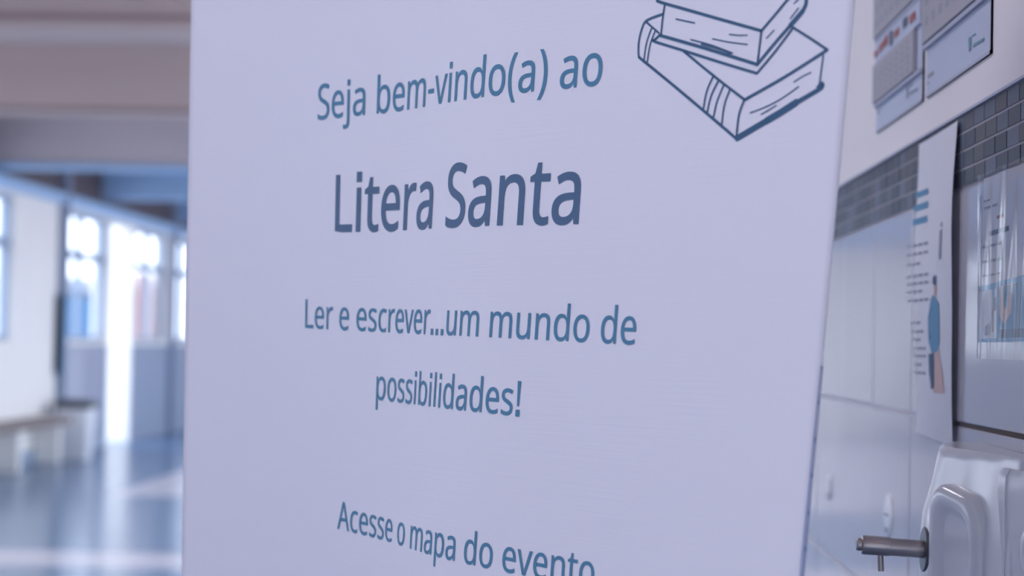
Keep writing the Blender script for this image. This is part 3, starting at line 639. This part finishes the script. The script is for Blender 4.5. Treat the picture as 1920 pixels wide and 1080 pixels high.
pf = sp('picture_frame', [[(1841, 538), (1932, 514), (1932, 640), (1841, 642)]], 'p_lblue')
sp_in('picture_photo', [[(1843, 548), (1876, 540), (1876, 634), (1843, 636)]], 'white_print', 0.0005)
sp_in('picture_photo', [[(1881, 539), (1930, 527), (1930, 632), (1881, 634)]], 'p_blue', 0.0005)
sp_in('picture_hand', [[(1882, 537), (1904, 531), (1902, 585), (1890, 608), (1882, 592)]], 'p_pink', 0.0006)
sp_in('picture_sea', [[(1881, 618), (1930, 616), (1930, 632), (1881, 634)]], 'p_navy', 0.0006)
for q_ in [[(1862, 580), (1868, 578), (1868, 622), (1860, 624)], [(1868, 560), (1874, 556), (1875, 580), (1868, 586)], [(1853, 612), (1860, 606), (1861, 628), (1852, 630)]]: sp_in('picture_detail', [q_], 'p_grey', 0.0006)

# ------------------------------------------------------------------ quarterly wall calendars
def flat_x(y, z): return WX - 0.0035
def calendar(name, label, y0, y1, z0, z1, panel_h):
    r = empty(name, (WX, (y0 + y1) / 2, z0), label, 'calendar', 'wall calendars above the mosaic band')
    box('backing_board', WX - 0.003, WX - 0.001, y0, y1, z0, z1, M['board'], r)
    e = 0.0028
    boxes('board_edge', [(WX - 0.0033, WX - 0.0008, y0, y0 + e, z0, z1), (WX - 0.0033, WX - 0.0008, y0, y1, z0, z0 + e)], M['board_edge'], r)
    return r
ya, yb2 = wallpt(1648, 237)[0], wallpt(1735, 183)[0]
cl = calendar('wall_calendar', 'far wall calendar with a red picture strip above its grey month page', yb2, ya, 1.703, 2.15, 0.03)
yc2, yd = wallpt(1742, 177)[0], wallpt(1864, 93)[0]
cr = calendar('wall_calendar', 'nearer wall calendar with a wide blank blue panel and small logo below', yd, yc2, 1.703, 2.15, 0.05)
def pad(parent, y0, y1, z0, z1, thick):
    p = box('month_page', WX - 0.003 - thick, WX - 0.003, y0, y1, z0, z1, M['paper_grey'], parent, 0.0006)
    return p
def last_name(parent, kind):
    return sorted(o.name for o in parent.children_recursive if o.name.split('.')[0] == kind)[-1]
def pad_rows(parent, y0, y1, z0, z1, thick, rows):
    fx = lambda y, z: WX - 0.003 - thick
    vs = []; fs = []
    for r in range(rows):
        zz = z1 - (z1 - z0) * (r + 0.7) / (rows + 0.4)
        for c in range(7):
            a = y0 + (y1 - y0) * (c + 0.25) / 7; b = y0 + (y1 - y0) * (c + 0.7) / 7
            i = len(vs); h = (z1 - z0) / rows * 0.22
            for q in ((a, zz - h), (b, zz - h), (b, zz + h), (a, zz + h)): vs.append((fx(*q) - 0.0003, *q))
            fs.append((i, i + 1, i + 2, i + 3))
    adopt(mesh_obj('month_numbers', vs, fs, M['p_mid']), parent)['kind'] = 'stuff'
    under(C.objects['month_numbers'] if False else bpy.data.objects[last_name(parent, 'month_numbers')], bpy.data.objects[last_name(parent, 'month_page')])
# far calendar
w = ya - yb2
pad(cl, yb2 + 0.035, ya + 0.002, 1.737, 1.782, 0.005); pad_rows(cl, yb2 + 0.045, ya - 0.006, 1.738, 1.778, 0.005, 5)
box('picture_strip', WX - 0.006, WX - 0.003, yb2 + 0.004, ya - 0.004, 1.783, 1.808, M['board'], cl)
box('page_edge', WX - 0.0064, WX - 0.003, yb2, ya, 1.732, 1.7362, M['board_edge'], cl)
box('page_edge', WX - 0.0064, WX - 0.003, yb2, ya, 1.8085, 1.8125, M['board_edge'], cl)
pad(cl, yb2 + 0.035, ya + 0.002, 1.813, 1.935, 0.005); pad_rows(cl, yb2 + 0.045, ya - 0.006, 1.815, 1.93, 0.005, 6)
fx6 = lambda y, z: WX - 0.006
def strip(px0, py0, px1, py1, h0): return [(px0, py0 - h0), (px1, py1 - h0), (px1, py1 + h0), (px0, py0 + h0)]
quad_prints('picture_detail', [strip(1650, 104, 1656, 98, 6), strip(1659, 94, 1669, 80, 7), strip(1669, 80, 1676, 72, 9), strip(1688, 66, 1697, 57, 7), strip(1717, 38, 1728, 28, 8)], 'p_red', cl, fx6, 0.0006)
quad_prints('picture_detail', [strip(1679, 74, 1685, 70, 14), strip(1704, 46, 1713, 38, 9)], 'p_dark', cl, fx6, 0.0006)
f35 = lambda y, z: WX - 0.003
quad_print('logo_mark', [[(1706, 163), (1709, 161), (1709, 184), (1706, 186)], bar(1711, 176, 1727, 5, 167), bar(1711, 162, 1717, 3, 158)], 'p_grey', cl, f35, 0.0006)
quad_print('fine_print', [bar(1651, 211, 1655, 6, 208)], 'p_mid', cl, f35, 0.0006)
# nearer calendar
pad(cr, yd + 0.03, yc2 + 0.002, 1.757, 1.90, 0.005); pad_rows(cr, yd + 0.045, yc2 - 0.008, 1.762, 1.895, 0.005, 6)
box('page_edge', WX - 0.0064, WX - 0.003, yd, yc2, 1.7515, 1.7562, M['board_edge'], cr)
quad_print('logo_mark', [[(1823, 72), (1828, 68), (1828, 92), (1824, 98)]], 'p_teal', cr, f35, 0.0006)
quad_print('logo_text', [bar(1832, 86, 1853, 6, 73), bar(1830, 68, 1837, 3, 63)], 'p_teal', cr, f35, 0.0006)
quad_print('fine_print', [bar(1746, 144, 1757, 7, 136), bar(1745, 158, 1749, 4, 155)], 'p_mid', cr, f35, 0.0006)

# ------------------------------------------------------------------ water dispenser with a metal tap
wd_ = empty('water_dispenser', (WX, 1.6, 1.14), 'white moulded plastic water dispenser on the tiles with a steel tap', 'dispenser')
def loft(name, rings, material, parent, cap=True, smooth=True):
    n = len(rings[0]); vs = [p for r in rings for p in r]; fs = []
    for i in range(len(rings) - 1):
        for k in range(n):
            fs.append((i * n + k, i * n + (k + 1) % n, (i + 1) * n + (k + 1) % n, (i + 1) * n + k))
    if cap:
        fs.append(tuple(range(n))); fs.append(tuple((len(rings) - 1) * n + k for k in range(n)))
    o = mesh_obj(name, vs, fs, material, None, smooth)
    bm = bmesh.new(); bm.from_mesh(o.data); bmesh.ops.recalc_face_normals(bm, faces=bm.faces)
    for e in bm.edges:
        if len(e.link_faces) == 2 and e.calc_face_angle(0) > 0.7: e.smooth = False
    bm.to_mesh(o.data); bm.free()
    if parent is not None: adopt(o, parent)
    return o
def outline(pts, n=8):
    """closed smooth plan outline through control points (Catmull-Rom, centripetal enough)"""
    out = []; m_ = len(pts)
    for i in range(m_ - 1):
        p0 = np.array(pts[max(i - 1, 0)]); p1 = np.array(pts[i]); p2 = np.array(pts[i + 1]); p3 = np.array(pts[min(i + 2, m_ - 1)])
        for u in np.linspace(0, 1, n + 1)[:-1]:
            out.append(p1 + .5 * u * (p2 - p0 + u * (2 * p0 - 5 * p1 + 4 * p2 - p3 + u * (3 * (p1 - p2) + p3 - p0))))
    out.append(np.array(pts[-1])); return out
plan = outline([(0.350, 1.700), (0.322, 1.697), (0.302, 1.680), (0.2915, 1.650), (0.2885, 1.622), (0.2905, 1.600), (0.299, 1.570), (0.310, 1.535), (0.3215, 1.497), (0.330, 1.470), (0.350, 1.466)], 14)
rings = []
for z, k, dy in ((1.13, 0.70, 0), (1.15, 0.94, 0), (1.18, 1.0, 0), (1.29, 1.0, 0), (1.315, 0.96, 0), (1.34, 0.84, 0), (1.362, 0.76, 0), (1.3685, 0.73, 0), (1.3715, 0.68, 0)):
    fl = 0.0008 if 1.30 < z < 1.365 else 0.0                     # shallow flutes below the top edge
    rings.append([(0.35 - (0.35 - p[0]) * k + fl * (0.5 - 0.5 * math.cos((p[1] - 1.47) * 2 * math.pi / 0.05)) * (1.46 < p[1] < 1.62), p[1], z + 0.004 * (p[1] - 1.6)) for p in plan])
loft('front_shell', rings, M['plastic'], wd_)
# moulded arch on the face towards the near end
fa, fb = Vector((0.2925, 1.594, 0)), Vector((0.3165, 1.513, 0))
fd = (fb - fa).normalized(); fn = Vector((fd.y, -fd.x, 0))
if fn.y > 0: fn = -fn
fw = (fb - fa).length
def arch(inset, h, r, ztop, zbot=1.15, bulge=0.0):
    a0, a1 = inset, fw - inset; pts = []
    pts.append((a0, zbot)); 
    for k in range(9):
        t = math.pi - k * math.pi / 16; pts.append((a0 + r + r * math.cos(t), ztop - inset - r + r * math.sin(t)))
    for k in range(9):
        t = math.pi / 2 - k * math.pi / 16; pts.append((a1 - r + r * math.cos(t), ztop - inset - r + r * math.sin(t)))
    pts.append((a1, zbot))
    return [tuple(fa + fd * u + fn * h + Vector((0, 0, z - 0.16 * (u - fw / 2)))) for u, z in pts]
ZA = 1.341
loft('moulded_arch', [arch(0.000, -0.016, 0.026, ZA), arch(0.0005, 0.001, 0.026, ZA), arch(0.003, 0.005, 0.025, ZA), arch(0.007, 0.0068, 0.023, ZA), arch(0.013, 0.0064, 0.020, ZA), arch(0.018, 0.0035, 0.017, ZA), arch(0.020, 0.0015, 0.016, ZA), arch(0.023, 0.0012, 0.014, ZA)], M['plastic'], wd_)
# back housing reaching to the wall
bm = bmesh.new()
hp = outline([(0.350, 1.715), (0.338, 1.713), (0.331, 1.700), (0.329, 1.60), (0.3245, 1.492), (0.327, 1.478), (0.336, 1.450), (0.345, 1.405), (0.350, 1.390)])
rings = []
for z, k in ((1.12, 0.8), (1.135, 1.0), (1.345, 1.0), (1.357, 0.97), (1.362, 0.86)):
    rings.append([(0.35 - (0.35 - p[0]) * k, p[1], z) for p in hp])
bm.free()
loft('back_housing', rings, M['plastic'], wd_)
ctr = Vector((0.3395, 1.436, 1.302)); nrm = Vector((-0.98, -0.30, 0)).normalized()
lathe('round_cap', [(-0.006, 0.024), (0.0015, 0.024), (0.003, 0.022), (0.0035, 0.016), (0.0025, 0.012)], ctr, nrm, M['plastic'], wd_, 40)
# tap
ty, tz = 1.617, 1.2865
lathe('escutcheon', [(-0.004, 0.0195), (0.0015, 0.0195), (0.003, 0.0175), (0.0032, 0.009)], (0.2915, ty, tz), (-1, 0, 0.03), M['steel_dark'], wd_, 40)
spout = lathe('spout', [(0, 0.0072), (0.030, 0.0074), (0.0302, 0.0079), (0.0505, 0.0080), (0.0525, 0.0074), (0.0530, 0.0060)], (0.291, ty, tz), (-1, 0, 0.055), M['steel'], wd_, 32)
btn = lathe('push_button', [(0.052, 0.0052), (0.0562, 0.0052), (0.0572, 0.0042)], (0.291, ty, tz), (-1, 0, 0.055), M['steel'], wd_, 24)
noz = lathe('nozzle', [(0.004, 0.0026), (0.0205, 0.0026), (0.0206, 0.0019)], (0.291 - 0.0375, ty, tz + 0.002), (0.05, 0, -1), M['steel'], wd_, 18)

under(btn, spout); under(noz, spout)

# small plastic hooks screwed to the tiles
def hook(name, label, px, py, w, h):
    yy, zz = wallpt(px, py)
    r = empty(name, (WX, yy, zz), label, 'wall hook')
    a, b, rr = w / 2, h / 2, w / 2 * 0.98
    ring = lambda k, x: [(WX - x, yy + k * (rr * math.cos(t)), zz + k * (rr * math.sin(t) + (b - rr) * (1 if math.sin(t) >= 0 else -1))) for t in [2 * math.pi * (i + 0.5) / 28 for i in range(28)]]
    loft('hook_plate', [ring(1, 0.0), ring(0.97, 0.0012), ring(0.85, 0.0024), ring(0.6, 0.003)], M['plastic'], r)
    lathe('screw', [(0, 0.0025), (0.0015, 0.0023)], (WX - 0.003, yy - w * 0.1, zz - h * 0.32), (-1, 0, 0), M['p_grey'], r, 14)
    return r
hook('wall_hook', 'small white plastic hook on the tile by the banner edge', 1556, 912, 0.026, 0.038)
hook('wall_hook', 'white arched plastic hook plate on the tile behind the steel tap', 1667, 965, 0.060, 0.050)

# ------------------------------------------------------------------ things along the window wall
M['bin'] = mat('white_bin_plastic', (0.85, 0.86, 0.90), 0.4)
M['dark'] = mat('dark_plastic', (0.05, 0.06, 0.08), 0.45)
M['bench'] = mat('brown_bench_slab', (0.20, 0.15, 0.14), 0.5, noise=0.15, nscale=8)
M['salmon'] = mat('salmon_cloth', (0.80, 0.50, 0.42), 0.8)
M['cream_cloth'] = mat('white_cloth', (0.85, 0.83, 0.85), 0.8)
M['teal_paint'] = mat('deep_blue_paint', (0.10, 0.24, 0.40), 0.5)
M['grey_panel'] = mat('lavender_grey_panel', (0.42, 0.45, 0.56), 0.6)
M['sky_paint'] = mat('bright_blue_paint', (0.02, 0.12, 0.26), 0.5)
M['house'] = mat('pale_house_wall', (0.22, 0.23, 0.29), 0.8, noise=0.04, nscale=1)
M['house_blue'] = mat('light_blue_house_wall', (0.09, 0.16, 0.27), 0.8, noise=0.04, nscale=1)
M['roof'] = mat('grey_roof_slab', (0.30, 0.33, 0.40), 0.8)

translucent(M['salmon']); translucent(M['cream_cloth'])
def rrect(cx, cy, hx, hy, r, z, n=6):
    p = []
    for sx, sy, a in ((1, 1, 0), (-1, 1, 90), (-1, -1, 180), (1, -1, 270)):
        for k in range(n + 1):
            t = math.radians(a + 90 * k / n); p.append((cx + sx * (hx - r) + r * math.cos(t), cy + sy * (hy - r) + r * math.sin(t), z))
    return p
bx_, by_ = -5.76, 22.40
b = empty('waste_bin', (bx_, by_, 0), 'white tapered waste bin with a dark lid by the pilaster', 'bin')
loft('bin_body', [rrect(bx_, by_, 0.15, 0.14, 0.04, 0.0), rrect(bx_, by_, 0.16, 0.15, 0.04, 0.02), rrect(bx_, by_, 0.205, 0.19, 0.05, 0.62)], M['bin'], b)
loft('bin_lid', [rrect(bx_, by_, 0.215, 0.2, 0.05, 0.60), rrect(bx_, by_, 0.222, 0.207, 0.05, 0.63), rrect(bx_, by_, 0.21, 0.195, 0.05, 0.68), rrect(bx_, by_, 0.15, 0.14, 0.05, 0.70)], M['dark'], b)
be = empty('wall_bench', (LX + 0.2, 20.3, 0), 'brown slab bench on plain supports under the windows', 'bench')
box('seat', LX, LX + 0.38, 18.2, 22.05, 0.44, 0.52, M['bench'], be, 0.01)
for yy in (18.6, 20.2, 21.8):
    box('support', LX + 0.03, LX + 0.30, yy, yy + 0.1, 0.0, 0.44, M['white_wall'], be, 0.006)
cb = empty('hose_cabinet', (LX + 0.12, 22.7, 0.85), 'narrow deep blue cabinet on the face of the pilaster', 'cabinet')
box('cabinet_body', LX + 0.003, LX + 0.112, 22.60, 22.699, 0.98, 1.92, M['teal_paint'], cb, 0.008)
box('cabinet_door', LX + 0.015, LX + 0.105, 22.6, 22.612, 1.0, 1.9, M['teal_paint'], cb, 0.003)
lv = empty('louvred_panel', (LX + 0.002, 24.0, 0.72), 'lavender grey louvred panel under the window beside the door', 'panel')
box('panel_back', LX + 0.013, LX + 0.035, 23.05, 24.85, 0.62, 1.30, M['grey_panel'], lv, 0.006)
for i in range(9):
    bm = bmesh.new(); bbox(bm, -0.012, 0.012, 23.95, 24.8, -0.018, 0.018)
    s_ = bm_obj('slat', bm, M['grey_panel']); adopt(s_, lv)
    s_.location = (LX + 0.042, 0, 0.68 + i * 0.07); s_.rotation_euler = (0, 0.5, 0)

def curtain(name, label, y0, y1, x, z0, z1, m_):
    n = 60; vs = []; fs = []
    for side in (0, 0.006):
        for i in range(n + 1):
            u = i / n; yy = y0 + (y1 - y0) * u; xx = x + 0.025 * math.sin(u * (y1 - y0) * 42) + side
            vs.append((xx, yy, z0)); vs.append((xx, yy, z1))
    q = 2 * (n + 1)
    for i in range(n):
        a = 2 * i; fs.append((a, a + 2, a + 3, a + 1)); fs.append((q + a, q + a + 1, q + a + 3, q + a + 2))
    fs += [(0, 1, q + 1, q), (2 * n, q + 2 * n, q + 2 * n + 1, 2 * n + 1)]
    o = mesh_obj(name, vs, fs, M[m_], None, True)
    return tag(o, label, 'curtain', 'curtains outside the far window')
for (p0, p1, m_, lab) in ((249, 261, 'salmon', 'dull salmon curtain strip at the near side of the far window'), (263, 276, 'cream_cloth', 'white curtain strip between the salmon curtains'), (279, 300, 'salmon', 'broad salmon curtain strip at the far side of the far window')):
    xx = LX - 0.28
    y0 = FPX * -xx / (1079 - p0); y1 = FPX * -xx / (1079 - p1)
    curtain('window_curtain', lab, y0, y1, xx, 1.25, 2.36, m_)

# ------------------------------------------------------------------ outside
def house(label, x0, x1, y0, y1, h, m_, nwin):
    r = empty('house', ((x0 + x1) / 2, (y0 + y1) / 2, -0.16), label, 'building')
    box('house_wall', x0, x1, y0, y1, -0.16, h, M[m_], r)
    box('roof_slab', x0 - 0.3, x1 + 0.3, y0 - 0.3, y1 + 0.3, h, h + 0.25, M['roof'], r)
    for i in range(nwin):
        xc = x0 + (x1 - x0) * (i + 0.5) / nwin
        f = box('house_window', xc - 0.45, xc + 0.45, y0 - 0.03, y0 + 0.02, 1.0, 2.1, M['frame'], r)
    return r
house('pale low house outside beyond the left windows', -19.5, -12.2, 48, 56, 2.6, 'house', 3)
house('light blue low house outside beyond the door', -11.7, -10.2, 40, 46, 2.35, 'house_blue', 1)
aw = empty('blue_awning', (-9.2, 36.0, -0.16), 'bright blue awning on posts outside the window', 'awning')
box('awning_cloth', -9.5, -8.75, 35.6, 36.4, 1.42, 2.1, M['sky_paint'], aw, 0.01)
for xx in (-9.45, -8.8):
    for yy in (35.65, 36.35): box('post', xx - 0.03, xx + 0.03, yy - 0.03, yy + 0.03, -0.16, 1.45, M['frame'], aw)
